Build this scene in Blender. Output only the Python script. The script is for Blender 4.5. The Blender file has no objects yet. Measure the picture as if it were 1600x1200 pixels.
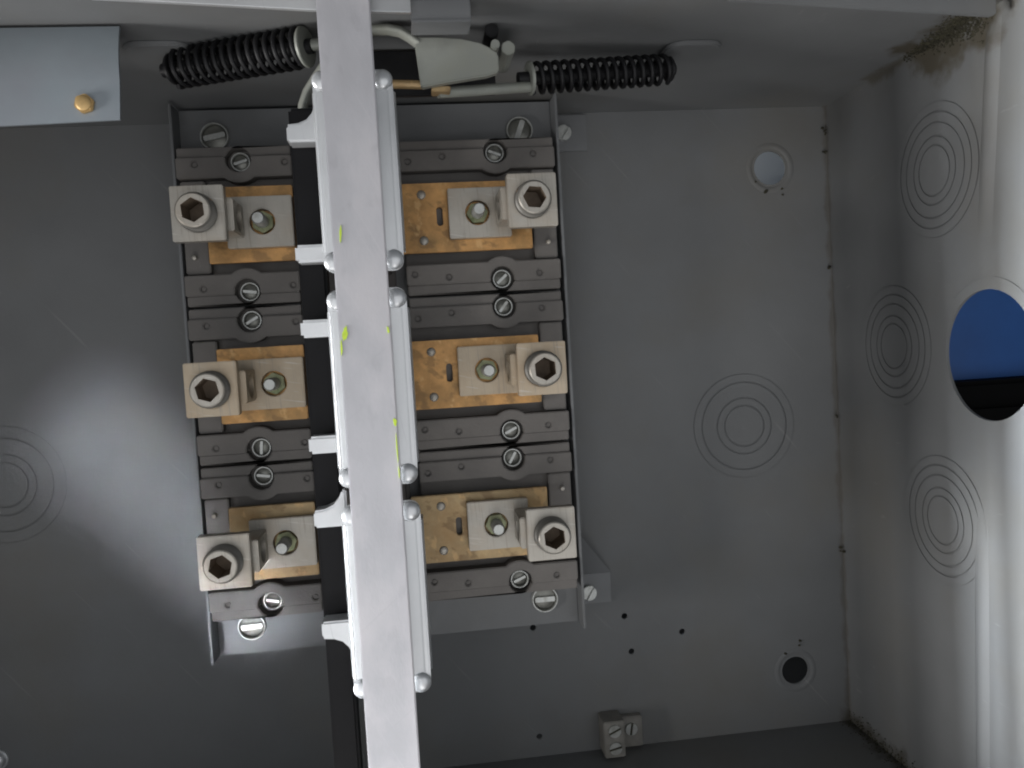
import bpy, bmesh, math, random
from mathutils import Vector, Matrix, noise
from mathutils.geometry import delaunay_2d_cdt

random.seed(7)
S = bpy.context.scene
C = S.collection
H = 1.262                       # height of the panel's own origin above the floor, metres
# Everything below is measured in millimetres on the switch: x to the right, y up, z out towards the open door.
def W(x, y, z): return Vector((x / 1000, -z / 1000, y / 1000 + H))
def D3(x, y, z): return Vector((x, -z, y))

# ------------------------------------------------------------------ camera
a, b, c = .047, .115, .0591
Rx, Ry, Rz = Matrix.Rotation(a, 3, 'X'), Matrix.Rotation(b, 3, 'Y'), Matrix.Rotation(c, 3, 'Z')
R = Rz @ Rx @ Ry
A = Matrix(((1, 0, 0), (0, 0, -1), (0, 1, 0)))
cam = bpy.data.cameras.new('camera'); co = bpy.data.objects.new('camera', cam); C.objects.link(co)
cam.sensor_width = 36; cam.lens = 36 * 1300 / 1600; cam.clip_start = .01; cam.clip_end = 100
m4 = (A @ R.transposed()).to_4x4(); m4.translation = W(0, 0, 650); co.matrix_world = m4
S.camera = co

# ------------------------------------------------------------------ world, lamps, exposure
w = bpy.data.worlds.new('World'); S.world = w; w.use_nodes = True
w.node_tree.nodes['Background'].inputs[0].default_value = (.80, .90, 1, 1)
w.node_tree.nodes['Background'].inputs[1].default_value = .13
BK0 = -34
def area(name, pos, target, sx, sy, power, col=(1, 1, 1), spread=180, roll=0):
    l = bpy.data.lights.new(name, 'AREA'); l.shape = 'RECTANGLE'; l.size = sx; l.size_y = sy
    l.energy = power; l.color = col; l.spread = math.radians(spread)
    o = bpy.data.objects.new(name, l); C.objects.link(o)
    p, t = W(*pos), W(*target); o.location = p
    o.rotation_euler = ((t - p).to_track_quat('-Z', 'Y').to_matrix() @ Matrix.Rotation(math.radians(roll), 3, 'Z')).to_euler()
    return o
area('front_lamp', (100, -250, 1700), (0, -60, 100), 2.0, 1.4, 8.8, (.98, .985, 1))
area('graze_lamp', (-1500, -560, 310), (362, -390, 200), .16, .5, 11, (.90, .95, 1), 34)  # unseen lamp added to brighten the front of the right wall
area('left_lamp', (-1200, -330, 520), (360, -60, 60), .3, .5, 18, (1, .98, .96))
area('low_lamp', (-150, -1200, 1000), (0, -60, 120), .9, .9, 9.5, (1, .98, .97))
bl = area('narrow_lamp', (-420, -330, 1000), (-190, -118, BK0), .24, .085, .056, (.88, .92, 1), 4.0)  # added narrow beam, shaped to lay the light pool on the left panel
_d = (W(-190, -118, BK0) - W(-420, -330, 1000)).normalized(); _x = D3(190, -200, 0); _x = (_x - _d * _x.dot(_d)).normalized()
bl.rotation_euler = Matrix((_x, (-_d).cross(_x), -_d)).transposed().to_euler()
S.view_settings.view_transform = 'Standard'; S.view_settings.look = 'None'
S.view_settings.exposure = 0; S.view_settings.gamma = 1
S.render.engine = 'CYCLES'; S.cycles.filter_width = 2.0; S.cycles.max_bounces = 6

# ------------------------------------------------------------------ materials
MATS = {}
def mat(name, col, rough=.5, metal=0., var=.12, vscale=40., tint=None, tscale=18., tamt=0., grain=0., gscale=900., stretch=None, spec=None):
    """base colour with mottling, an optional second colour in blotches, and fine relief"""
    if name in MATS: return MATS[name]
    m = bpy.data.materials.new(name); m.use_nodes = True; nt = m.node_tree; N = nt.nodes; L = nt.links
    bs = N['Principled BSDF']; bs.inputs['Roughness'].default_value = rough; bs.inputs['Metallic'].default_value = metal
    if spec is not None: bs.inputs['Specular IOR Level'].default_value = spec
    tc = N.new('ShaderNodeNewGeometry'); vec = tc.outputs['Position']
    if stretch:
        mp = N.new('ShaderNodeMapping'); mp.inputs['Scale'].default_value = stretch; L.new(vec, mp.inputs[0]); vec = mp.outputs[0]
    def nz(sc, det=4.):
        n = N.new('ShaderNodeTexNoise'); n.inputs['Scale'].default_value = sc; n.inputs['Detail'].default_value = det
        n.inputs['Roughness'].default_value = .6; L.new(vec, n.inputs['Vector']); return n.outputs['Fac']
    n1 = nz(vscale)
    mr = N.new('ShaderNodeMapRange'); mr.inputs[1].default_value = .3; mr.inputs[2].default_value = .7
    mr.inputs[3].default_value = 1 - var; mr.inputs[4].default_value = 1 + var; L.new(n1, mr.inputs[0])
    mx = N.new('ShaderNodeMix'); mx.data_type = 'RGBA'; mx.blend_type = 'MULTIPLY'; mx.inputs['Factor'].default_value = 1
    mx.inputs['A'].default_value = (*col, 1); L.new(mr.outputs[0], mx.inputs['B']); out = mx.outputs['Result']
    if tint:
        n2 = nz(tscale, 6.); r2 = N.new('ShaderNodeMapRange'); r2.inputs[1].default_value = .48; r2.inputs[2].default_value = .68
        r2.inputs[3].default_value = 0; r2.inputs[4].default_value = tamt; L.new(n2, r2.inputs[0])
        m2 = N.new('ShaderNodeMix'); m2.data_type = 'RGBA'; L.new(r2.outputs[0], m2.inputs['Factor'])
        L.new(out, m2.inputs['A']); m2.inputs['B'].default_value = (*tint, 1); out = m2.outputs['Result']
    L.new(out, bs.inputs['Base Color'])
    r3 = N.new('ShaderNodeMapRange'); r3.inputs[3].default_value = max(.05, rough - .1); r3.inputs[4].default_value = min(1, rough + .1)
    L.new(n1, r3.inputs[0]); L.new(r3.outputs[0], bs.inputs['Roughness'])
    if grain:
        bp = N.new('ShaderNodeBump'); bp.inputs['Strength'].default_value = grain; bp.inputs['Distance'].default_value = .0004
        L.new(nz(gscale, 2.), bp.inputs['Height']); L.new(bp.outputs[0], bs.inputs['Normal'])
    MATS[name] = m; return m
paint = mat('grey_paint', (.142, .146, .148), .64, 0, .10, 9, (.14, .134, .12), 6, .7, .2, 300)
def stain(m, a_, b_, rad, col, amt):
    """a brown stain caked along the seam from a_ to b_ (mm), ragged at its edge"""
    nt = m.node_tree; N = nt.nodes; L = nt.links; bs = N['Principled BSDF']; src = bs.inputs['Base Color'].links[0].from_socket
    def mth(op, x, y=None):
        n = N.new('ShaderNodeMath'); n.operation = op
        for k, q in enumerate((x, y)):
            if q is None: continue
            if isinstance(q, (int, float)): n.inputs[k].default_value = q
            else: L.new(q, n.inputs[k])
        return n.outputs[0]
    def vm(op, x, y):
        n = N.new('ShaderNodeVectorMath'); n.operation = op
        for k, q in enumerate((x, y)):
            if isinstance(q, Vector): n.inputs[k].default_value = q
            else: L.new(q, n.inputs[k])
        return n
    P0, P1 = W(*a_), W(*b_); ax = P1 - P0
    g = N.new('ShaderNodeNewGeometry').outputs['Position']
    rel = vm('SUBTRACT', g, P0).outputs[0]
    t = mth('DIVIDE', vm('DOT_PRODUCT', rel, ax).outputs['Value'], ax.length_squared); cl = N.new('ShaderNodeClamp'); L.new(t, cl.inputs[0])
    sc = N.new('ShaderNodeVectorMath'); sc.operation = 'SCALE'; sc.inputs[0].default_value = ax; L.new(cl.outputs[0], sc.inputs['Scale'])
    d = vm('LENGTH', vm('SUBTRACT', rel, sc.outputs[0]).outputs[0], Vector()).outputs['Value']
    nz = N.new('ShaderNodeTexNoise'); nz.inputs['Scale'].default_value = 70; nz.inputs['Detail'].default_value = 6; L.new(g, nz.inputs['Vector'])
    near = mth('SUBTRACT', 1.0, mth('DIVIDE', d, rad / 1000))
    k = mth('ADD', near, mth('MULTIPLY', mth('SUBTRACT', nz.outputs['Fac'], .5), 2.2))
    mr = N.new('ShaderNodeMapRange'); mr.inputs[1].default_value = .15; mr.inputs[2].default_value = .75; mr.inputs[4].default_value = amt; L.new(k, mr.inputs[0])
    gate = N.new('ShaderNodeMapRange'); gate.inputs[1].default_value = -.6; gate.inputs[2].default_value = .2; L.new(near, gate.inputs[0])
    f = mth('MULTIPLY', mr.outputs[0], gate.outputs[0])
    mx = N.new('ShaderNodeMix'); mx.data_type = 'RGBA'; L.new(f, mx.inputs['Factor']); L.new(src, mx.inputs['A']); mx.inputs['B'].default_value = (*col, 1)
    L.new(mx.outputs['Result'], bs.inputs['Base Color'])
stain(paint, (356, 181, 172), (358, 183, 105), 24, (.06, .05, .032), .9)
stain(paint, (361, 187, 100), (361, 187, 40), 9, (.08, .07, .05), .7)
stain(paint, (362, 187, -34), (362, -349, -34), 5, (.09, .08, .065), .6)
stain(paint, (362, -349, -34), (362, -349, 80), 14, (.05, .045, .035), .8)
panpaint = mat('pan_steel', (.17, .175, .18), .5, .1, .10, 14, (.11, .11, .105), 8, .5, .15)
zinc = mat('zinc_plate', (.435, .43, .45), .48, .3, .13, 26, (.53, .505, .515), 13, .9, .12, 700, (1, 1, .5))
zinc2 = mat('zinc_formed', (.60, .61, .62), .34, .6, .06, 30, None, 1, 0, .08)
tin = mat('tinned_lug', (.42, .395, .35), .42, .5, .10, 60, (.40, .33, .25), 40, .45, .2)
tinwarm = mat('tinned_lug_yellowed', (.45, .375, .28), .45, .45, .10, 60, (.42, .31, .20), 40, .45, .2)
steel = mat('screw_steel', (.50, .51, .49), .42, .6, .12, 200, (.22, .21, .17), 150, .5)
tind = mat('dull_tin', (.23, .22, .20), .5, .2, .15, 80, (.15, .14, .12), 60, .5)
steeld = mat('screw_steel_dark', (.20, .20, .18), .35, .6, .2, 200)
olive = mat('chromate_steel', (.22, .23, .14), .35, .7, .25, 250, (.10, .13, .06), 120, .7)
copper = mat('copper', (.48, .265, .10), .38, .6, .35, 55, (.26, .165, .07), 34, .9, .3)
brass = mat('tarnished_copper', (.40, .29, .155), .44, .45, .25, 48, (.33, .19, .075), 28, .8, .3)
bake = mat('insulator_plastic', (.148, .137, .127), .6, 0, .14, 30, (.12, .11, .10), 25, .5, .35, 800)
bake2 = mat('barrier_plastic', (.05, .044, .042), .6, 0, .12, 40)
black = mat('black_plastic', (.007, .007, .008), .55, 0, .2, 40, spec=.15)
blackst = mat('blackened_steel', (.008, .008, .009), .5, 0, .3, 120, spec=.3)
pale = mat('dull_cam_steel', (.30, .31, .28), .5, .35, .12, 60, (.22, .22, .17), 30, .5)
brassy = mat('brass_screw', (.50, .34, .15), .5, .5, .1, 200)
bluezinc = mat('blue_zinc', (.31, .35, .38), .38, .55, .08, 15, (.33, .32, .35), 10, .5, .1)
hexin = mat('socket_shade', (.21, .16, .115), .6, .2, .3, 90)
greenp = mat('green_marker_paint', (.50, .66, .05), .5, 0, .15, 300)
grime = mat('grime', (.035, .032, .018), .9, 0, .5, 300)
bluep = mat('blue_plastic', (.016, .095, .33), .45, 0, .1, 20)
blackp = mat('black_case_plastic', (.003, .003, .003), .7, 0, .2, 20, spec=.1)
wallm = mat('white_wall_paint', (.78, .80, .80), .8, 0, .04, 6)
floorm = mat('dark_floor', (.05, .05, .05), .8, 0, .2, 12)

def scratches(m, ang, col, amt, lo=.66, across=700, along=16):
    """fine directional scuffs; ang turns them in the plane of the panel"""
    nt = m.node_tree; N = nt.nodes; L = nt.links; bs = N['Principled BSDF']; src = bs.inputs['Base Color'].links[0].from_socket
    g = N.new('ShaderNodeNewGeometry'); r = N.new('ShaderNodeMapping'); r.inputs['Rotation'].default_value = (0, math.radians(ang), 0)
    sc = N.new('ShaderNodeMapping'); sc.inputs['Scale'].default_value = (across, 40, along); L.new(g.outputs['Position'], r.inputs[0]); L.new(r.outputs[0], sc.inputs[0])
    n = N.new('ShaderNodeTexNoise'); n.inputs['Scale'].default_value = 1; n.inputs['Detail'].default_value = 3; L.new(sc.outputs[0], n.inputs['Vector'])
    mr = N.new('ShaderNodeMapRange'); mr.inputs[1].default_value = lo; mr.inputs[2].default_value = lo + .08; mr.inputs[4].default_value = amt; L.new(n.outputs['Fac'], mr.inputs[0])
    mx = N.new('ShaderNodeMix'); mx.data_type = 'RGBA'; L.new(mr.outputs[0], mx.inputs['Factor']); L.new(src, mx.inputs['A']); mx.inputs['B'].default_value = (*col, 1)
    L.new(mx.outputs['Result'], bs.inputs['Base Color'])
scratches(zinc, 28, (.62, .61, .62), .22, .68); scratches(zinc, -52, (.33, .32, .34), .22, .68); scratches(zinc, 4, (.36, .35, .37), .3, .60, 120, 60)
scratches(zinc2, 10, (.40, .40, .42), .4); scratches(bluezinc, 60, (.40, .42, .45), .25)
for q in (tin, tinwarm): scratches(q, 3, (.30, .27, .23), .55, .58, 900, 30); scratches(q, 80, (.62, .60, .56), .5, .64, 600, 40)
for q in (copper, brass): scratches(q, 70, (.17, .105, .05), .55, .56, 110, 75); scratches(q, 20, (.66, .43, .20), .45, .60, 140, 95)
scratches(paint, 40, (.24, .24, .235), .35, .70, 260, 12); scratches(bake, 88, (.17, .16, .15), .4, .66, 500, 20)

# ------------------------------------------------------------------ mesh helpers (bmesh coordinates are panel mm)
XY = lambda u, v, t: (u, v, t)
YZ = lambda u, v, t: (t, u, v)          # u = y, v = z, t = x
XZ = lambda u, v, t: (u, t, v)          # u = x, v = z, t = y
def new(): return bmesh.new()
def circ(cx, cy, r, n=24, a0=0, a1=None):
    if a1 is None: return [(cx + r * math.cos(a0 + 2 * math.pi * i / n), cy + r * math.sin(a0 + 2 * math.pi * i / n)) for i in range(n)]
    return [(cx + r * math.cos(a0 + (a1 - a0) * i / n), cy + r * math.sin(a0 + (a1 - a0) * i / n)) for i in range(n + 1)]
def rect(x0, x1, y0, y1, r=0, n=4):
    if not r: return [(x0, y0), (x1, y0), (x1, y1), (x0, y1)]
    p = []
    for cx, cy, s in ((x1 - r, y0 + r, -math.pi / 2), (x1 - r, y1 - r, 0), (x0 + r, y1 - r, math.pi / 2), (x0 + r, y0 + r, math.pi)):
        p += circ(cx, cy, r, n, s, s + math.pi / 2)
    return p
def inside(poly, x, y):
    r = False; j = len(poly) - 1
    for i in range(len(poly)):
        (xi, yi), (xj, yj) = poly[i], poly[j]
        if (yi > y) != (yj > y) and x < (xj - xi) * (y - yi) / (yj - yi) + xi: r = not r
        j = i
    return r
def plate(bm, outer, holes=(), t0=0, t1=1, fr=XY):
    loops = [outer] + list(holes); vs, es = [], []
    for lp in loops:
        k = len(vs); vs += [Vector(p) for p in lp]; es += [(k + i, k + (i + 1) % len(lp)) for i in range(len(lp))]
    if holes:
        v2, e2, f2, *_ = delaunay_2d_cdt(vs, es, [], 1, 1e-6)
        def keep(f):
            x, y = sum(v2[i][0] for i in f) / len(f), sum(v2[i][1] for i in f) / len(f)
            return inside(outer, x, y) and not any(inside(h, x, y) for h in holes)
        f2 = [f for f in f2 if keep(f)]
    else:
        v2, f2 = vs, [list(range(len(vs)))]
    lo = [bm.verts.new(fr(v[0], v[1], t0)) for v in v2]; hi = [bm.verts.new(fr(v[0], v[1], t1)) for v in v2]
    cnt = {}
    for f in f2:
        for i in range(len(f)):
            e = tuple(sorted((f[i], f[(i + 1) % len(f)]))); cnt[e] = cnt.get(e, 0) + 1
    for f in f2:
        bm.faces.new([hi[i] for i in f]); bm.faces.new([lo[i] for i in reversed(f)])
    for (i, j), n in cnt.items():
        if n == 1: bm.faces.new((lo[i], lo[j], hi[j], hi[i]))
    return bm
def box(bm, x0, x1, y0, y1, z0, z1): return plate(bm, rect(x0, x1, y0, y1), (), z0, z1)
def lathe(bm, prof, cx=0, cy=0, n=24, fr=XY, a0=0):
    rings = []
    for r, z in prof:
        if r <= 1e-6: rings.append([bm.verts.new(fr(cx, cy, z))])
        else: rings.append([bm.verts.new(fr(cx + r * math.cos(a0 + 2 * math.pi * i / n), cy + r * math.sin(a0 + 2 * math.pi * i / n), z)) for i in range(n)])
    for A_, B_ in zip(rings, rings[1:]):
        for i in range(n):
            j = (i + 1) % n
            if len(A_) == 1 and len(B_) == 1: continue
            if len(A_) == 1: bm.faces.new((A_[0], B_[i], B_[j]))
            elif len(B_) == 1: bm.faces.new((A_[i], A_[j], B_[0]))
            else: bm.faces.new((A_[i], A_[j], B_[j], B_[i]))
    return bm
def tube(bm, pts, r, n=8, cap=True, flat=1.0):
    pts = [Vector(p) for p in pts]; rings = []; up = Vector((0, 0, 1))
    for i, p in enumerate(pts):
        t = (pts[min(i + 1, len(pts) - 1)] - pts[max(i - 1, 0)]).normalized()
        s = t.cross(up)
        if s.length < 1e-3: s = t.cross(Vector((0, 1, 0)))
        s.normalize(); q = s.cross(t)
        rings.append([bm.verts.new(p + s * (r * math.cos(2 * math.pi * k / n)) + q * (r * flat * math.sin(2 * math.pi * k / n))) for k in range(n)])
    for A_, B_ in zip(rings, rings[1:]):
        for k in range(n): bm.faces.new((A_[k], A_[(k + 1) % n], B_[(k + 1) % n], B_[k]))
    if cap: bm.faces.new(rings[0]); bm.faces.new(rings[-1])
    return bm
def rotmesh(bm, mtx): bmesh.ops.transform(bm, matrix=mtx.to_4x4(), verts=bm.verts)
def finish(name, bm, bev=0, smooth=40):
    bmesh.ops.recalc_face_normals(bm, faces=bm.faces)
    if bev:
        es = [e for e in bm.edges if len(e.link_faces) == 2 and e.calc_face_angle(0) > .7]
        bmesh.ops.bevel(bm, geom=es, offset=bev, segments=2, affect='EDGES', clamp_overlap=True)
    bmesh.ops.transform(bm, matrix=(A.to_4x4() @ Matrix.Scale(.001, 4)), verts=bm.verts)
    me = bpy.data.meshes.new(name); bm.to_mesh(me); bm.free()
    if smooth:
        me.polygons.foreach_set('use_smooth', [True] * len(me.polygons)); me.set_sharp_from_angle(angle=math.radians(smooth))
    return me
class T:
    """a top-level thing: an Empty at base (mm) that parents its parts"""
    def __init__(s, name, label, cat, base=(0, 0, 0), group=None):
        s.o = bpy.data.objects.new(name, None); C.objects.link(s.o); s.b = Vector(base); s.o.location = W(*base)
        s.o.empty_display_size = .01; s.o['label'] = label; s.o['category'] = cat
        if group: s.o['group'] = group
    def part(s, name, bm, m, bev=0, parent=None, smooth=40, label=None):
        bmesh.ops.translate(bm, vec=-s.b, verts=bm.verts)
        me = finish(name, bm, bev, smooth); me.materials.append(m)
        return s.put(name, me, None, parent, label=label)
    def put(s, name, me, pos=None, parent=None, rot=0, label=None):
        o = bpy.data.objects.new(name, me); C.objects.link(o); o.parent = parent or s.o
        if pos is not None:
            off = parent.location if parent else Vector((0, 0, 0))
            o.location = D3(*(Vector(pos) - s.b)) / 1000 - off
        o.rotation_euler = (0, -rot, 0)
        if label: o['label'] = label
        return o
def copy_tree(o, parent=None, loc=None):
    n = o.copy(); C.objects.link(n)
    if parent: n.parent = parent
    if loc is not None: n.location = loc
    for ch in list(o.children): copy_tree(ch, n)
    return n
def structure(name, bm, m, bev=0):
    me = finish(name, bm, bev, 40); me.materials.append(m)
    o = bpy.data.objects.new(name, me); C.objects.link(o); o.location = (0, 0, H); o['kind'] = 'structure'; return o

# ------------------------------------------------------------------ shared small meshes (origin at their seat, facing +z)
def me_of(name, bm, m, bev=0, smooth=40):
    me = finish(name, bm, bev, smooth); me.materials.append(m); return me
def segs(bm, r, sl, z0, z1, n=10):
    a_ = math.asin(sl / r)
    plate(bm, circ(0, 0, r, n, a_, math.pi - a_), (), z0, z1); plate(bm, circ(0, 0, r, n, math.pi + a_, 2 * math.pi - a_), (), z0, z1)
def slotted(r, h, ring):
    bm = new()
    if ring: lathe(bm, [(r * 1.12, 0), (ring, 0), (ring, h * .6), (ring - .5, h * .85), (r * 1.2, h * .8), (r * 1.12, 0)], n=28)
    lathe(bm, [(r, 0), (r, h * .6), (0, h * .6)], n=28); segs(bm, r, r * .17, h * .6, h)
    return bm
def cup_screw(r, ring, h, bar):
    """captive screw: bright cupped rim, dark recessed head with a raised bar across it for the glint in its slot"""
    bm = new()
    lathe(bm, [(ring - 1.5, 0), (ring, 0), (ring, h * .7), (ring - .4, h), (ring - 1.1, h), (ring - 1.5, h * .5), (ring - 1.5, 0)], n=30)
    lathe(bm, [(ring - 1.4, .3), (r * .95, 1.0), (0, 1.4)], n=30)
    plate(bm, rect(-r, r, -bar, bar, bar * .6, 3), (), .8, h * .95)  # bright bar modelled in place of light caught in the slot
    return bm
def two_tone(me, ring, bar):
    me.materials.append(steeld)
    for p in me.polygons:
        q = p.center * 1000
        if math.hypot(q.x, q.z) < ring - 1.45 and not (-q.y > 1.45 or abs(q.z) < bar * .5 and -q.y > 1.6): p.material_index = 1
    return me
SCREW = two_tone(me_of('mounting_screw', cup_screw(4.9, 7.1, 3.4, 1.0), steel), 7.1, 1.0)
BIG = two_tone(me_of('pan_screw', cup_screw(7.8, 10.4, 3.8, 2.0), steel), 10.4, 2.0)
FOOTS = me_of('foot_screw', slotted(6.2, 4.5, 0), steel, .4)
SMALLS = me_of('clamp_screw', slotted(5.2, 2.5, 0), steel, .3); SMALLS.materials.append(grime)
for p in SMALLS.polygons:
    if -p.center.y * 1000 < 1.7 and p.normal.y < -.9: p.material_index = 1  # slot floors simply coloured near black
def dome(r, h, n=24, k=6, base=0.):
    return [(0, base + h)] + [(r * math.sin(math.pi / 2 * i / k), base + h * math.cos(math.pi / 2 * i / k)) for i in range(1, k + 1)] + ([(r, 0)] if base else [])
RIVET = me_of('rivet', lathe(new(), dome(5.3, 2.6, base=1.0)), zinc2)
SMALLRIV = me_of('rivet', lathe(new(), dome(3.3, 1.2, base=.4), n=16), tin)
bm = new(); plate(bm, circ(0, 0, 8.0, 6), [circ(0, 0, 3.6, 18)], 0, 6); NUT = me_of('nut', bm, olive, .5)
STUD = me_of('stud', lathe(new(), [(4.5, -2), (4.5, 18.2), (3.6, 19.4), (0, 19.4)], n=18), steel)
bm = new()
hexr = [(7.9 * math.cos(math.pi / 6 + i * math.pi / 3), 7.9 * math.sin(math.pi / 6 + i * math.pi / 3)) for i in range(6)]
plate(bm, circ(0, 0, 10.1, 36), [hexr], -16, 8.0)
pr_ = [(10.0, -16)]
for k in range(11): pr_ += [(12.0, -15.4 + k * 1.85), (11.1, -14.5 + k * 1.85)]
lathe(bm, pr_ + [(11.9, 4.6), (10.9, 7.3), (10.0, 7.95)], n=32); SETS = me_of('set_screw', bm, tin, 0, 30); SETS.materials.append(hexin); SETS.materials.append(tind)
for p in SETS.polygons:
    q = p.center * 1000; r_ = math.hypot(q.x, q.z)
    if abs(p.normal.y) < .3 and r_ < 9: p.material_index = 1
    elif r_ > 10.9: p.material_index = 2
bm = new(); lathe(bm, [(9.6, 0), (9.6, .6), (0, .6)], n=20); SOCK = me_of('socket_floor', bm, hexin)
bm = new(); lathe(bm, [(1.6, 0), (1.6, 4.5), (0, 5.2)], n=10); PIN = me_of('locating_pin', bm, tin)

# ------------------------------------------------------------------ enclosure
PX_ = (-23.4)
BK = -34; XR = 362; XL = -409; YT = 187.5; YB = -349; ZF = 226
holes_back = [(310.5, 137, 14.2), (313.5, -299, 12.2), (163.6, -236.2, 2.7), (213.4, -254.5, 2.7), (168.1, -267.2, 2.7), (84.7, -238.4, 2.7), (84.7, -332, 2.7)]
enc = T('enclosure', 'open grey painted sheet steel switch box that holds all the other pieces', 'electrical box', (-23, -349, BK))
bm = new(); plate(bm, rect(XL, XR, YB, YT), [circ(x, y, r, 28 if r > 5 else 12) for x, y, r in holes_back], BK - 2, BK); back = enc.part('back_panel', bm, paint)
HY, HZ, HR = -24.5, 160, 42
bm = new(); plate(bm, rect(YB - 2, YT + 2, BK - 2, ZF), [circ(HY, HZ, HR, 48)], XR, XR + 2, YZ); rw = enc.part('side_wall', bm, paint, label='right hand wall with the round open hole')
bm = new(); box(bm, XL - 2, XL, YB - 2, YT + 2, BK - 2, ZF); enc.part('side_wall', bm, paint)
bm = new(); box(bm, XL, XR, YT, YT + 2, BK - 2, ZF); enc.part('top_wall', bm, paint)
bm = new(); box(bm, XL, XR, YB - 2, YB, BK - 2, ZF); enc.part('bottom_wall', bm, paint)
bm = new(); plate(bm, rect(XL - 22, XR + 22, YB - 22, YT + 22), [rect(XL + 1, XR - 1, YB + 1, YT - 1)], ZF + .2, ZF + 2.4); enc.part('front_flange', bm, paint, .4)
# formed dimples round the two mounting holes
for i, (x, y, r) in enumerate(holes_back[:2]):
    bm = new(); lathe(bm, [(r + 7, .1), (r + 5, .6), (r + 3, .5), (r + .4, -.8), (r + .2, -2.2)], x, y, 32); bmesh.ops.translate(bm, vec=(0, 0, BK), verts=bm.verts)
    enc.part('mounting_hole', bm, paint, smooth=60)
# low raised beads along the right wall near the mouth
def bead(p0, p1, wd, h, axis):
    bm = new(); n = 20; L_ = []
    for i in range(n + 1):
        t = i / n; e = min(1, t / .35, (1 - t) / .12); e = max(e, 0)
        u = p0[0] + (p1[0] - p0[0]) * t; v = p0[1] + (p1[1] - p0[1]) * t; row = []
        for k in range(9):
            f_ = k / 8; hh = max(.0, math.sin(math.pi * f_)) * h * e + .05
            row.append(bm.verts.new((XR - hh, u, v + wd * f_) if axis == 'x' else (u, YT - hh, v + wd * f_)))
        L_.append(row)
    for r0, r1 in zip(L_, L_[1:]):
        for k in range(8): bm.faces.new((r0[k], r0[k + 1], r1[k + 1], r1[k]))
    return bm
enc.part('wall_bead', bead((50, 153), (183, 168), 14, 2.6, 'x'), paint, smooth=80)
enc.part('wall_bead', bead((-118, 142), (-346, 133), 14, 2.6, 'x'), paint, smooth=80)
bm = new(); plate(bm, [(-150, 187.3), (-150, 186.2), (-96, 182.6), (-42, 179), (10, 177), (10, 187.3)], (), 200, 203); enc.part('mouth_strip', bm, zinc2, .4)
bm = new(); plate(bm, [(188, 187.3), (188, 185.4), (346, 174.7), (350, 176), (350, 187.3)], (), 190, 193); enc.part('mouth_strip', bm, paint, .6)
# pressed spring seats on the top wall
for x0, x1, z0, z1 in ((-158, -118, 98, 142), (174, 212, 80, 128)):
    bm = new(); plate(bm, rect(x0, x1, z0, z1, 12, 8), (), YT - 3.2, YT - .05, XZ); enc.part('spring_seat', bm, paint, .8)
# concentric knockouts: the pressed rings stand proud of the sheet with a groove between them
def ring_pl(cu, cv, r0, r1, t0, t1, fr):
    bm = new(); plate(bm, circ(cu, cv, r1, 72), [circ(cu, cv, r0, 72)] if r0 else (), t0, t1, fr); return bm
def knockout(cu, cv, rs, t0, t1, fr):
    ko = enc.part('knockout', ring_pl(cu, cv, 0, rs[0] - .4, t0, t1, fr), paint, .5)
    for r0, r1 in zip(rs, rs[1:]): enc.part('knockout_ring', ring_pl(cu, cv, r0 + .4, r1 - .4, t0, t1, fr), paint, .5, parent=ko)
knockout(277, -81, (17.5, 24, 37.5, 45), BK + .05, BK + .45, XY)
knockout(-321, -85, (17.5, 24, 36.5, 46), BK + .05, BK + .45, XY)
for cy, cz in ((102, 112), (-18, 56), (-141, 108)): knockout(cy, cz, (17, 23, 32, 39, 46), XR - .05, XR - .45, YZ)
bm = new(); outer = circ(HY, HZ, 50.2, 30, math.radians(-40), math.radians(60)) + list(reversed(circ(HY, HZ, 48.6, 30, math.radians(-40), math.radians(60))))
plate(bm, outer, (), XR - .5, XR - .05, YZ); enc.part('knockout_ring', bm, paint, .35)

# ------------------------------------------------------------------ mounting pan
pan = T('mounting_pan', 'grey steel channel pan under the six dark insulators', 'mounting plate', (-22, -221, 6))
bm = new(); box(bm, -159.5, 115.8, -221, 185, 6, 10); pan.part('pan_face', bm, panpaint, .5)
for x in (-161.5, 115.9):
    bm = new(); box(bm, x, x + 1.9, -221, 185, 4, 30); pan.part('pan_flange', bm, panpaint, .5)
for x in (-140, 96):
    for y in (-205, 170):
        bm = new(); lathe(bm, [(8, BK), (8, 5.9)], x, y, 16); pan.part('standoff', bm, panpaint)
for x, y, r in ((-134.6, 164.8, .2), (90.9, 163, 1.2), (-134.1, -200, .05), (89.6, -200.3, 0)): pan.put('pan_screw', BIG, (x, y, 10), rot=r)
for y0, y1, sy in ((156, 185.5, 170.5), (-221.5, -196, -211.5)):
    bm = new(); box(bm, 117, 152.5, y0, y1, BK, BK + 3); box(bm, 117, 119.5, y0, y1, BK + 3, 4); ft = pan.part('mounting_foot', bm, panpaint, .4)
    pan.put('foot_screw', FOOTS, (133, sy, BK + 3), ft, 1.0)
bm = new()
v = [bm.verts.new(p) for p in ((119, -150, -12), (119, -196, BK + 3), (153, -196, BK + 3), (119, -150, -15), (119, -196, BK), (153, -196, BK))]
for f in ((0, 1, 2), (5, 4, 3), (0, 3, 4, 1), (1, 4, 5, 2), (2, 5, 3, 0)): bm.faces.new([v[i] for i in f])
pan.part('shadow_wedge', bm, panpaint)  # tilted wedge shaped in place of the shadow triangle beside the foot

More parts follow.
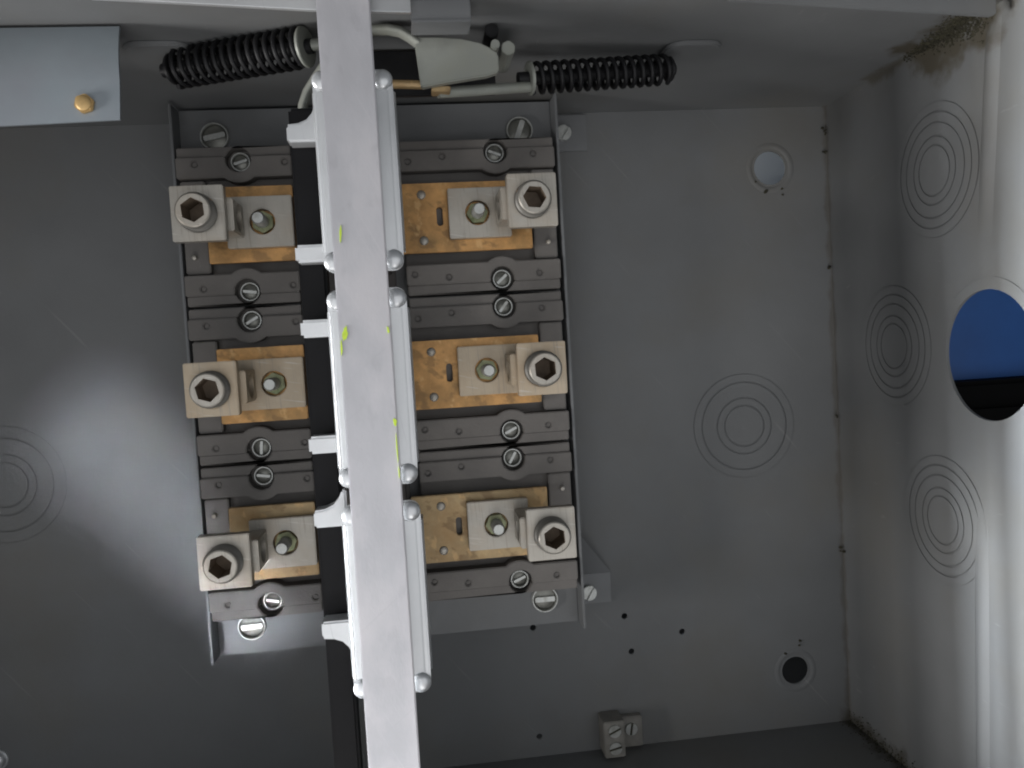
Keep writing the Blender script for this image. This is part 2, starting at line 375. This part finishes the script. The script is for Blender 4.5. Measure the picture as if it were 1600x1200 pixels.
# ------------------------------------------------------------------ the three poles
POLES = [96.6, -17.8, -132.2]
PN = ['top', 'middle', 'bottom']
def insulator(y, xa, xb, sx, sd, label):
    """xa: outer end, xb: inner end, sx: screw column, sd: -1 left / +1 right"""
    lo, hi = min(xa, xb), max(xa, xb)
    t = T('insulator', label, 'insulator', ((xa + xb) / 2, y, 10), 'dark insulators under the terminals')
    bm = new(); box(bm, lo, hi, y - 56.4, y + 56.4, 10, 20); t.part('insulator_base', bm, bake, .8)
    bm = new(); box(bm, min(xa + 20 * -sd, xb - 0), max(xa + 20 * -sd, xb), y - 21, y + 21, 20, 30); t.part('pedestal', bm, bake, .5)
    e0, e1 = min(xa - 1 * sd, xa - 18 * sd), max(xa - 1 * sd, xa - 18 * sd)
    bm = new(); box(bm, e0, e1, y - 33, y + 33, 20, 29); t.part('end_block', bm, bake, .8)
    for s in (1, -1):
        yi, yo, ys = y + s * 34.2, y + s * 49, y + s * 46.8           # inner edge, step, screw row
        rb = 16.4; dx = math.sqrt(rb * rb - (abs(ys - yi)) ** 2)
        # the rail bulges towards the copper round the screw
        arc = [(px, ys + s * py) for px, py in circ(sx, 0, rb, 14, math.pi + math.asin(abs(ys - yi) / rb), 2 * math.pi - math.asin(abs(ys - yi) / rb))]
        # the screw well breaks out into the outer strip, so cut it as an open notch on the outer side
        dd = abs(yo - ys); rw_ = 9.0; ax = math.sqrt(rw_ * rw_ - dd * dd)
        th = math.asin(dd / rw_)
        well = [(px, ys + s * py) for px, py in circ(sx, 0, rw_, 18, math.pi - th, 2 * math.pi + th)]
        out = [(lo, yo), (lo, yi)] + arc + [(hi, yi), (hi, yo)] + list(reversed(well))
        dm = [x for x in ((-145.5,) if sd < 0 else (29.5, 97.0, 4.5)) if lo + 3 < x < hi - 3]
        if sd < 0: dm.append(-83.0)
        bm = new(); plate(bm, out, [circ(x, y + s * 44 - (s * 3.0 if abs(x - 4.5) < 1 else 0), 2.3, 12) for x in dm], 20, 33); [lathe(bm, [(2.5, 20), (2.25, 31.4), (0, 31.4)], x, y + s * 44 - (s * 3.0 if abs(x - 4.5) < 1 else 0), 12) for x in dm]; t.part('insulator_rail', bm, bake, .7)
        o2 = rect(lo + .6, hi - .6, min(yo, y + s * 56.2), max(yo, y + s * 56.2))
        w2 = [(px, ys + s * py) for px, py in circ(sx, 0, rw_, 10, th, math.pi - th)]
        if s > 0: o2 = [(lo + .6, y + 56.2), (lo + .6, yo)] + list(reversed(w2)) + [(hi - .6, yo), (hi - .6, y + 56.2)]
        else: o2 = [(lo + .6, y - 56.2), (lo + .6, yo)] + list(reversed(w2)) + [(hi - .6, yo), (hi - .6, y - 56.2)]
        bm = new(); plate(bm, o2, (), 20, 30.6); t.part('insulator_lip', bm, bake, .6)
        t.put('mounting_screw', SCREW, (sx, ys, 22.5 if sd > 0 else 20.2), rot=random.uniform(-.5, 1.9))
        if (y > 50 and s < 0) or (y < -50 and s > 0): t.put('locating_pin', PIN, (xa - 8 * sd, y + s * 21.5, 29))
    return t
def bar_plate(y, sd, m, label, g='flat copper bars under the lugs'):
    t = T('terminal_bar', label, 'copper bar', ((-109 if sd < 0 else 42), y, 30), g)
    if sd < 0:
        bm = new(); box(bm, -139.5, -78.8, y - 26.8, y + 26.8, 30, 36); t.part('bar', bm, m, .6)
    else:
        slot = rect(22.9, 27.5, y - 6.8, y + 6.8, 2.2, 5)
        bm = new(); plate(bm, rect(-9, 92.6, y - 26.0, y + 24.4), [slot], 30, 36); br = t.part('bar', bm, m, .6)
        for dy in (16.0, -17.2): t.put('rivet', SMALLRIV, (12.7, y + dy, 36), br)
    return t
def lug(y, sd, m, label):
    cx = -132.8 if sd < 0 else 86.3; y += 0 if sd < 0 else 1
    x0, x1 = cx - 16.8, cx + 16.8; tip = -78.8 if sd < 0 else 31.5; hx = -99.8 if sd < 0 else 52.3
    t = T('terminal_lug', label, 'terminal lug', (cx, y, 36), 'square wire lugs on the copper bars')
    ty0, ty1 = (y - 17.6, y + 18.2) if sd < 0 else (y - 18.5, y + 17.5)
    # a square head plate on a narrower neck, with the clamp screw threaded through the head
    bm = new(); plate(bm, rect(x0, x1, ty0, ty1), [circ(cx, (ty0 + ty1) / 2, 12.3, 32)], 79, 88); body = t.part('lug_body', bm, m, .6)
    nx0, nx1 = (cx + 8.5, cx + 20.5) if sd < 0 else (cx - 20.5, cx - 9.9)
    bm = new(); plate(bm, rect((ty0 + ty1) / 2 - 11, (ty0 + ty1) / 2 + 11, 44.2, 78.8), [circ((ty0 + ty1) / 2, 61, 8.2, 22)], nx0, nx1, YZ); t.part('lug_neck', bm, m, .8, body)
    cyy = (ty0 + ty1) / 2
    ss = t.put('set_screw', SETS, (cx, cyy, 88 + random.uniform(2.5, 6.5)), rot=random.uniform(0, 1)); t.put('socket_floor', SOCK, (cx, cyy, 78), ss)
    lo, hi = (-124.5, tip) if sd < 0 else (tip, 76.5)
    bm = new(); plate(bm, rect(lo, hi, ty0, ty1), [circ(hx, cyy, 9.0, 26)], 36.2, 44); t.part('lug_tongue', bm, m, .6)
    nu = t.put('nut', NUT, (hx, cyy, 36.4), rot=random.uniform(0, 1)); t.put('stud', STUD, (hx, cyy, 42 + random.uniform(-1, 2)), nu)
    return t
colw = ['orange', 'orange', 'tan']
for i, y in enumerate(POLES):
    cm = (copper, copper, brass)[i]; lm = (tin, tinwarm, tin)[i]
    for sd, side in ((-1, 'left'), (1, 'right')):
        if sd < 0: insulator(y, -158.5, -78.5, -115.5, -1, f'dark grey moulded insulator carrying the {PN[i]} {side} lug')
        else: insulator(y, 113.2, -1.5, 69.2, 1, f'dark grey moulded insulator carrying the {PN[i]} {side} lug, longer one beside the silver bracket')
        bar_plate(y, sd, cm, f'{"short" if sd < 0 else "long riveted"} {colw[i]} copper bar bolted under the {PN[i]} {side} lug')
        lug(y, sd, lm, f'square tinned wire lug with hex socket screw, {PN[i]} one of the {side} column')
    t = T('barrier_block', f'dark moulded barrier behind the {PN[i]} silver bracket', 'insulator', (-40, y, 10), 'dark barriers behind the brackets')
    bm = new(); box(bm, -77.5, -9.5, y - 50, y + 50, 10, 28); t.part('barrier_base', bm, bake2, 1)
    bm = new(); box(bm, -42, -12, y - 40, y + 40, 28, 62); t.part('barrier_rib', bm, bake2, 1)
    bm = new(); box(bm, -30, -18, y - 14, y + 14, 62, 198); t.part('support_post', bm, bake2, 1)

# ------------------------------------------------------------------ shaft, brackets and cross bar
sh = T('operating_shaft', 'square black operating shaft running down beside the pale bar', 'shaft', (-53, -345, 163))
bm = new(); box(bm, -60.8, -45.8, -348, 138.5, 155, 171); sh.part('shaft', bm, black, 1.6)
for i, y in enumerate([96.3, -18.6, -133.6]):
    t = T('switch_bracket', f'silver zinc plated bracket with four round rivets, {PN[i]} of the three behind the bar', 'bracket', (-22, y, 196), 'silver brackets behind the pale bar')
    bm = new(); cx = -22.6
    out = rect(cx - 21.2, cx + 20.6, y - 53, y + 53, 5.5, 5)
    plate(bm, out, (), 196.6, 199.6); t.part('inner_plate', bm, zinc2, .9)
    bm = new()                                           # formed channel with rolled long edges
    prof = [(-21.9, 184), (-21.9, 195.6), (-21.4, 197.8), (-20.2, 199.2), (-18, 200), (16.5, 200), (19, 199.3), (20.8, 197.9), (21.7, 195.8), (21.9, 184)]
    ca = [[bm.verts.new((cx + u, yy, zz)) for u, zz in prof] for yy in (y - 41.8, y + 41.8)]
    cb = [[bm.verts.new((cx + u * .93, yy, zz - 1.6)) for u, zz in prof] for yy in (y - 41.8, y + 41.8)]
    for q in (ca, cb):
        for k in range(len(prof) - 1): bm.faces.new((q[0][k], q[0][k + 1], q[1][k + 1], q[1][k]))
    for e in (0, 1):
        for k in range(len(prof) - 1): bm.faces.new((ca[e][k], ca[e][k + 1], cb[e][k + 1], cb[e][k]))
    for k in (0, -1): bm.faces.new((ca[0][k], ca[1][k], cb[1][k], cb[0][k]))
    t.part('channel', bm, zinc2, 0, smooth=50)
    for dx in (-16.2, 15.4):
        for dy in (-47.2, 47.2): t.put('rivet', RIVET, (cx + dx, y + dy, 199.4))
    bm = new(); box(bm, cx - 7, cx + 5, y - 30, y + 30, 200, 207.3); t.part('spacer', bm, zinc2)
    for s in (1, -1):
        yc = {0: (120.8, 56.0), 1: (15.2, -48.7), 2: (-89.7, -152)}[i][0 if s > 0 else 1]
        o = [(-60.4, yc - s * 4.8), (-60.4, yc + s * 4.0), (-59.6, yc + s * 4.8), (-54, yc + s * 5.4), (-49.5, yc + s * 7.2), (-46.5, yc + s * 10.5), (-44.4, yc + s * 15), (-42.0, yc + s * 16), (-42.0, yc - s * 4.8)]
        if i == 1 or (i == 0 and s < 0): o = [(-60.4, yc - 4.8), (-60.4, yc + 4.8), (-42.0, yc + 4.8), (-42.0, yc - 4.8)]
        bm = new(); plate(bm, o, (), 171.5, 186); t.part('clamp_tab', bm, zinc2, 1.5)
cb_ = T('cross_bar', 'long pale flat zinc bar standing upright in front of the three brackets', 'bar', (-24, -345, 209))
bm = new(); plate(bm, rect(-37.7, -10.7, -347, 186.5), (), 207.5, 214.5); barp = cb_.part('bar', bm, zinc, .7)
def dab(pts, z, seed):
    bm = new(); vs = [bm.verts.new((x, y, z)) for x, y in pts]; lo = [bm.verts.new((x, y, z - .3)) for x, y in pts]; n = len(vs)
    bm.faces.new(vs); bm.faces.new(lo)
    for i in range(n): bm.faces.new((lo[i], lo[(i + 1) % n], vs[(i + 1) % n], vs[i]))
    return bm
def blob(cx, cy, rx, ry, tilt, k=14):
    o = []
    for i in range(k):
        a_ = 2 * math.pi * i / k; q = 1 + random.uniform(-.28, .28); u, v_ = rx * q * math.cos(a_), ry * q * math.sin(a_)
        o.append((cx + u * math.cos(tilt) - v_ * math.sin(tilt), cy + u * math.sin(tilt) + v_ * math.cos(tilt)))
    return o
for cx, cy, rx, ry, tl in ((-33.2, 61.9, .55, 4.2, -.1), (-34.4, 11.0, 1.3, 3.6, -.15), (-36.7, 3.6, .5, 3.6, .0), (-12.4, 11.6, .6, 2.0, .1), (-12.0, -36.6, .9, 2.2, 0), (-11.8, -50, .35, 6.5, 0), (-11.6, -63, .3, 4.0, 0)):
    cb_.part('paint_mark', dab(blob(cx, cy, rx, ry, tl), 214.75, 0), greenp, parent=barp, label='yellow green paint smear on the bar')

# ------------------------------------------------------------------ springs and lever work along the top
def spring(name, label, p0, p1, r, wire, turns, m):
    p0, p1 = Vector(p0), Vector(p1); ax = (p1 - p0); L_ = ax.length; ax.normalize()
    u = ax.cross(Vector((0, 0, 1))).normalized(); v_ = ax.cross(u)
    t = T(name, label, 'spring', tuple(p0), 'black coil springs under the top wall')
    n = turns * 18; pts = [p0 + ax * (L_ * i / n) + (u * math.cos(2 * math.pi * i / 18) + v_ * math.sin(2 * math.pi * i / 18)) * r for i in range(n + 1)]
    bm = new(); tube(bm, pts, wire, 7); t.part('coil', bm, m, smooth=80)
    bm = new(); tube(bm, [p0 - ax * 9, p1 + ax * 6], 4.2, 14); t.part('guide_rod', bm, blackst)
    return t, ax, u, v_
def washer(t, p, ax, r, th, m, name='washer'):
    q = Vector((0, 0, 1)).rotation_difference(ax).to_matrix(); bm = new(); plate(bm, circ(0, 0, r, 28), (), 0, th); rotmesh(bm, q)
    bmesh.ops.translate(bm, vec=Vector(p), verts=bm.verts); return t.part(name, bm, m, .5)
t, ax, u_, v_ = spring('coil_spring', 'black coil spring left of the lever work, tilted up towards the bar', (-129, 175.5, 128), (-51.5, 175.6, 159), 10.4, 1.5, 15, blackst)
washer(t, Vector((-51, 175.6, 159.2)), ax, 11.2, 2.2, pale); washer(t, Vector((-132, 175.5, 126.8)), ax, 9, 2.5, blackst, 'end_cap')
t, ax, u_, v_ = spring('coil_spring', 'black coil spring with open turns at the right of the cam plate', (83.5, 164.0, 132), (173, 171.5, 120), 8.6, 1.6, 15, blackst)
washer(t, Vector((81.2, 163.9, 132.3)), ax, 10.2, 2.0, pale); washer(t, Vector((174, 171.6, 119.8)), ax, 8, 2.5, blackst, 'end_cap')
lv = T('switch_lever', 'dull steel cam plate with bent strap and link rods behind the bar', 'switch lever', (0, 165, 150))
bm = new()
rim = [(11.6, 178.2), (28, 177.8), (38.6, 176.8), (49, 174.2), (55, 171.2), (58.4, 168.6), (59.3, 166), (58.9, 157.3), (52, 155.3), (40.6, 153.8), (28, 152.0), (13.9, 149.6)]
plate(bm, rim, (), 160, 166); lv.part('cam_plate', bm, pale, .8)
bm = new(); tube(bm, [(-55.5, 136, 152), (-54.2, 145, 153), (-51, 152, 154), (-45.5, 159, 156), (-36, 170, 160), (-25, 178, 163), (-12, 182.6, 164), (-3, 183.0, 164), (4, 181.6, 164), (9, 179, 163), (14, 175.5, 162)], 2.9, 10, flat=1.6); lv.part('strap', bm, pale, smooth=80)
bm = new(); tube(bm, [(-10, 154.6, 158), (16, 153.4, 158)], 2.6, 10); lv.part('link_rod', bm, brass)
bm = new(); tube(bm, [(24, 150.6, 152), (82, 158.5, 133)], 3.3, 12); lv.part('link_rod', bm, pale)
bm = new(); tube(bm, [(-52, 176.6, 159), (-20, 176.2, 165)], 3.4, 12); lv.part('link_rod', bm, pale)
bm = new(); box(bm, -46, 62, 158, 186, 118, 122); lv.part('back_plate', bm, blackst, .8)
for x, y, z in ((57, 183.0, 158), (66, 172.8, 158)):
    bm = new(); plate(bm, circ(x, y, 4.4, 6, .4), (), z - 30, z + 3); lv.part('hex_bolt', bm, blackst if x < 60 else pale, .5)
bm = new(); plate(bm, circ(57.5, 172, 2.6, 12), (), 122, 170); lv.part('pivot_pin', bm, pale, .4)
bm = new(); box(bm, 20, 31, 149.0, 152.0, 150, 160); lv.part('cam_foot', bm, brass, .5)
la = T('latch_bracket', 'small grey folded bracket hanging from the top wall above the cam plate', 'bracket', (26, 187, 190))
bm = new(); box(bm, 10, 42.2, 176, 187.3, 192, 194.5); la.part('tab', bm, panpaint, .6)
bm = new(); box(bm, 10, 42.2, 175.0, 176.6, 176, 195.2); la.part('lower_lip', bm, panpaint, .5)

cp = T('corner_plate', 'bluish zinc plate with one brass screw in the upper left corner', 'cover plate', (-205, 158, 170))
bm = new()
prof = [(185.4, 168), (180, 170.5), (172, 173), (163, 174.6), (154, 175), (133.3, 175)]
rows = [[bm.verts.new((x, yy, zz)) for yy, zz in prof] for x in (-300, -147.4)]
rows2 = [[bm.verts.new((x, yy, zz - 1.8)) for yy, zz in prof] for x in (-300, -147.4)]
for rr in rows, rows2: rr[0][-1].co.y = 129.2; rr[1][-1].co.x = -148.8
for rr in (rows, rows2):
    for k in range(len(prof) - 1): bm.faces.new((rr[0][k], rr[0][k + 1], rr[1][k + 1], rr[1][k]))
for e in (0, 1):
    for k in range(len(prof) - 1): bm.faces.new((rows[e][k], rows[e][k + 1], rows2[e][k + 1], rows2[e][k]))
for k in (0, -1): bm.faces.new((rows[0][k], rows[1][k], rows2[1][k], rows2[0][k]))
cp.part('plate', bm, bluezinc, smooth=50)
bm = new(); plate(bm, circ(0, 0, 5.4, 6, .3), (), 0, 3.0); lathe(bm, dome(4.2, 1.2, base=3.0), n=18)
cp.put('brass_screw', me_of('brass_screw', bm, brassy, .5), (-165.8, 141.8, 175))

gl = T('ground_lug', 'small grounding lug with two clamp screws low on the back panel', 'ground lug', (150, -347, BK))
bm = new(); box(bm, 136, 153.3, -346.5, -316, BK, -12); gl.part('lug_body', bm, tind, .8)
bm = new(); box(bm, 153.3, 172, -346, -320, BK, -26); gl.part('lug_foot', bm, tind, .8)
for y, r in ((-323.5, .4), (-338, .2)): gl.put('clamp_screw', SMALLS, (144.6, y, -12), rot=r)
gl.put('clamp_screw', SMALLS, (162, -330, -26), rot=1.4)
bo = T('round_bolt', 'bright round headed bolt at the lower left edge of the picture', 'bolt', (-344, -301, BK))
bm = new(); lathe(bm, dome(6.5, 3.5, base=2)); bmesh.ops.translate(bm, vec=(-344, -301, BK + 1.5), verts=bm.verts); bo.part('bolt_head', bm, zinc2)
bm = new(); lathe(bm, [(8, BK), (8, BK + 1.4), (0, BK + 1.4)], -344, -301, 20); bo.part('washer', bm, zinc2)

# ------------------------------------------------------------------ grime in the corners
bm = new()
def crumb(p, r):
    k = len(bm.verts); q = bmesh.ops.create_icosphere(bm, subdivisions=1, radius=r)
    for v in q['verts']: v.co = Vector((v.co.x * random.uniform(.6, 1.5), v.co.y * random.uniform(.5, 1.1), v.co.z * random.uniform(.6, 1.5))) + Vector(p)
for _ in range(1500):
    z = random.triangular(80, 176, 158); d = abs(random.gauss(0, 1)) * 6.5 * (z / 150) ** 2; r_ = random.uniform(.25, .8) * (1.6 if random.random() < .08 else 1)
    if random.random() < .4: crumb((XR - .2, YT - d * .8, z), r_)
    else: crumb((XR - d * 1.1, YT - .2, z), r_)
for _ in range(350):
    z = random.uniform(BK, 70); d = abs(random.gauss(0, 1)) * 5; r_ = random.uniform(.25, .8)
    if random.random() < .5: crumb((XR - .2, YB + d, z), r_)
    else: crumb((XR - d, YB + .2, z), r_)
for y in (166, 149, 50, -79, -196): 
    for _ in range(5): crumb((XR - 1 - random.random() * 3, y + random.gauss(0, 1.5), BK + 1 + random.random() * 4), random.uniform(.6, 1.4))
for p in ((306, 118), (305, 116.5), (320, 119), (320.5, 114), (297, 126), (305, -283), (318, -277), (318.5, -273)): crumb((*p, BK + .5), random.uniform(.9, 1.6))
me = finish('grime', bm); me.materials.append(grime); g = bpy.data.objects.new('grime', me); C.objects.link(g); g.location = (0, 0, H); g['kind'] = 'stuff'; g['label'] = 'brown grime caked along the corner seams'

# ------------------------------------------------------------------ what shows through the holes
bm = new(); box(bm, -1500, 2200, -1262, 1500, -420, -400); structure('wall', bm, wallm)
bm = new(); box(bm, -1500, 2200, -1261, -60, -399, -392); structure('dark_backing', bm, floorm)  # dark sheet added behind the box so the small holes look black
bm = new(); box(bm, -1500, 2200, -1266, -1262, -400, 2500); structure('floor', bm, floorm)
wb = T('work_bench', 'dark bench top under the switch box seen through the lower mounting hole', 'bench', (200, -1262, -80))
bm = new(); box(bm, -600, 1150, -391, -351.2, -395, 236); wb.part('bench_top', bm, floorm, 2)
for x in (-560, 1050):
    for z in (-380, 160):
        bm = new(); box(bm, x, x + 60, -1261.8, -391.2, z, z + 60); wb.part('leg', bm, floorm, 2)
tt = T('storage_tote', 'blue plastic tote seen through the round hole in the right wall', 'storage box', (640, -62, -200))
bm = new(); plate(bm, rect(475, 900, -330, -80, 14, 4), [rect(479, 896, -326, -84, 11, 4)], -58, 190, XZ); tt.part('tote_wall', bm, bluep)
bm = new(); plate(bm, rect(479.5, 895.5, -325.5, -84.5, 11, 4), (), -58, -54, XZ); tt.part('tote_floor', bm, bluep)
bm = new(); plate(bm, rect(465, 910, -340, -70, 16, 4), [rect(480, 895, -325, -85, 11, 4)], 190.2, 202, XZ); tt.part('tote_rim', bm, bluep, 1)
kk = T('black_case', 'black case under the blue tote beyond the round hole', 'case', (640, -351, -200))
bm = new(); box(bm, 455, 920, -351, -80, -350, -62); kk.part('case_body', bm, blackp, 5)
bm = new(); box(bm, 450, 925, -79.8, -58.5, -355, -57); kk.part('case_lid', bm, blackp, 4)
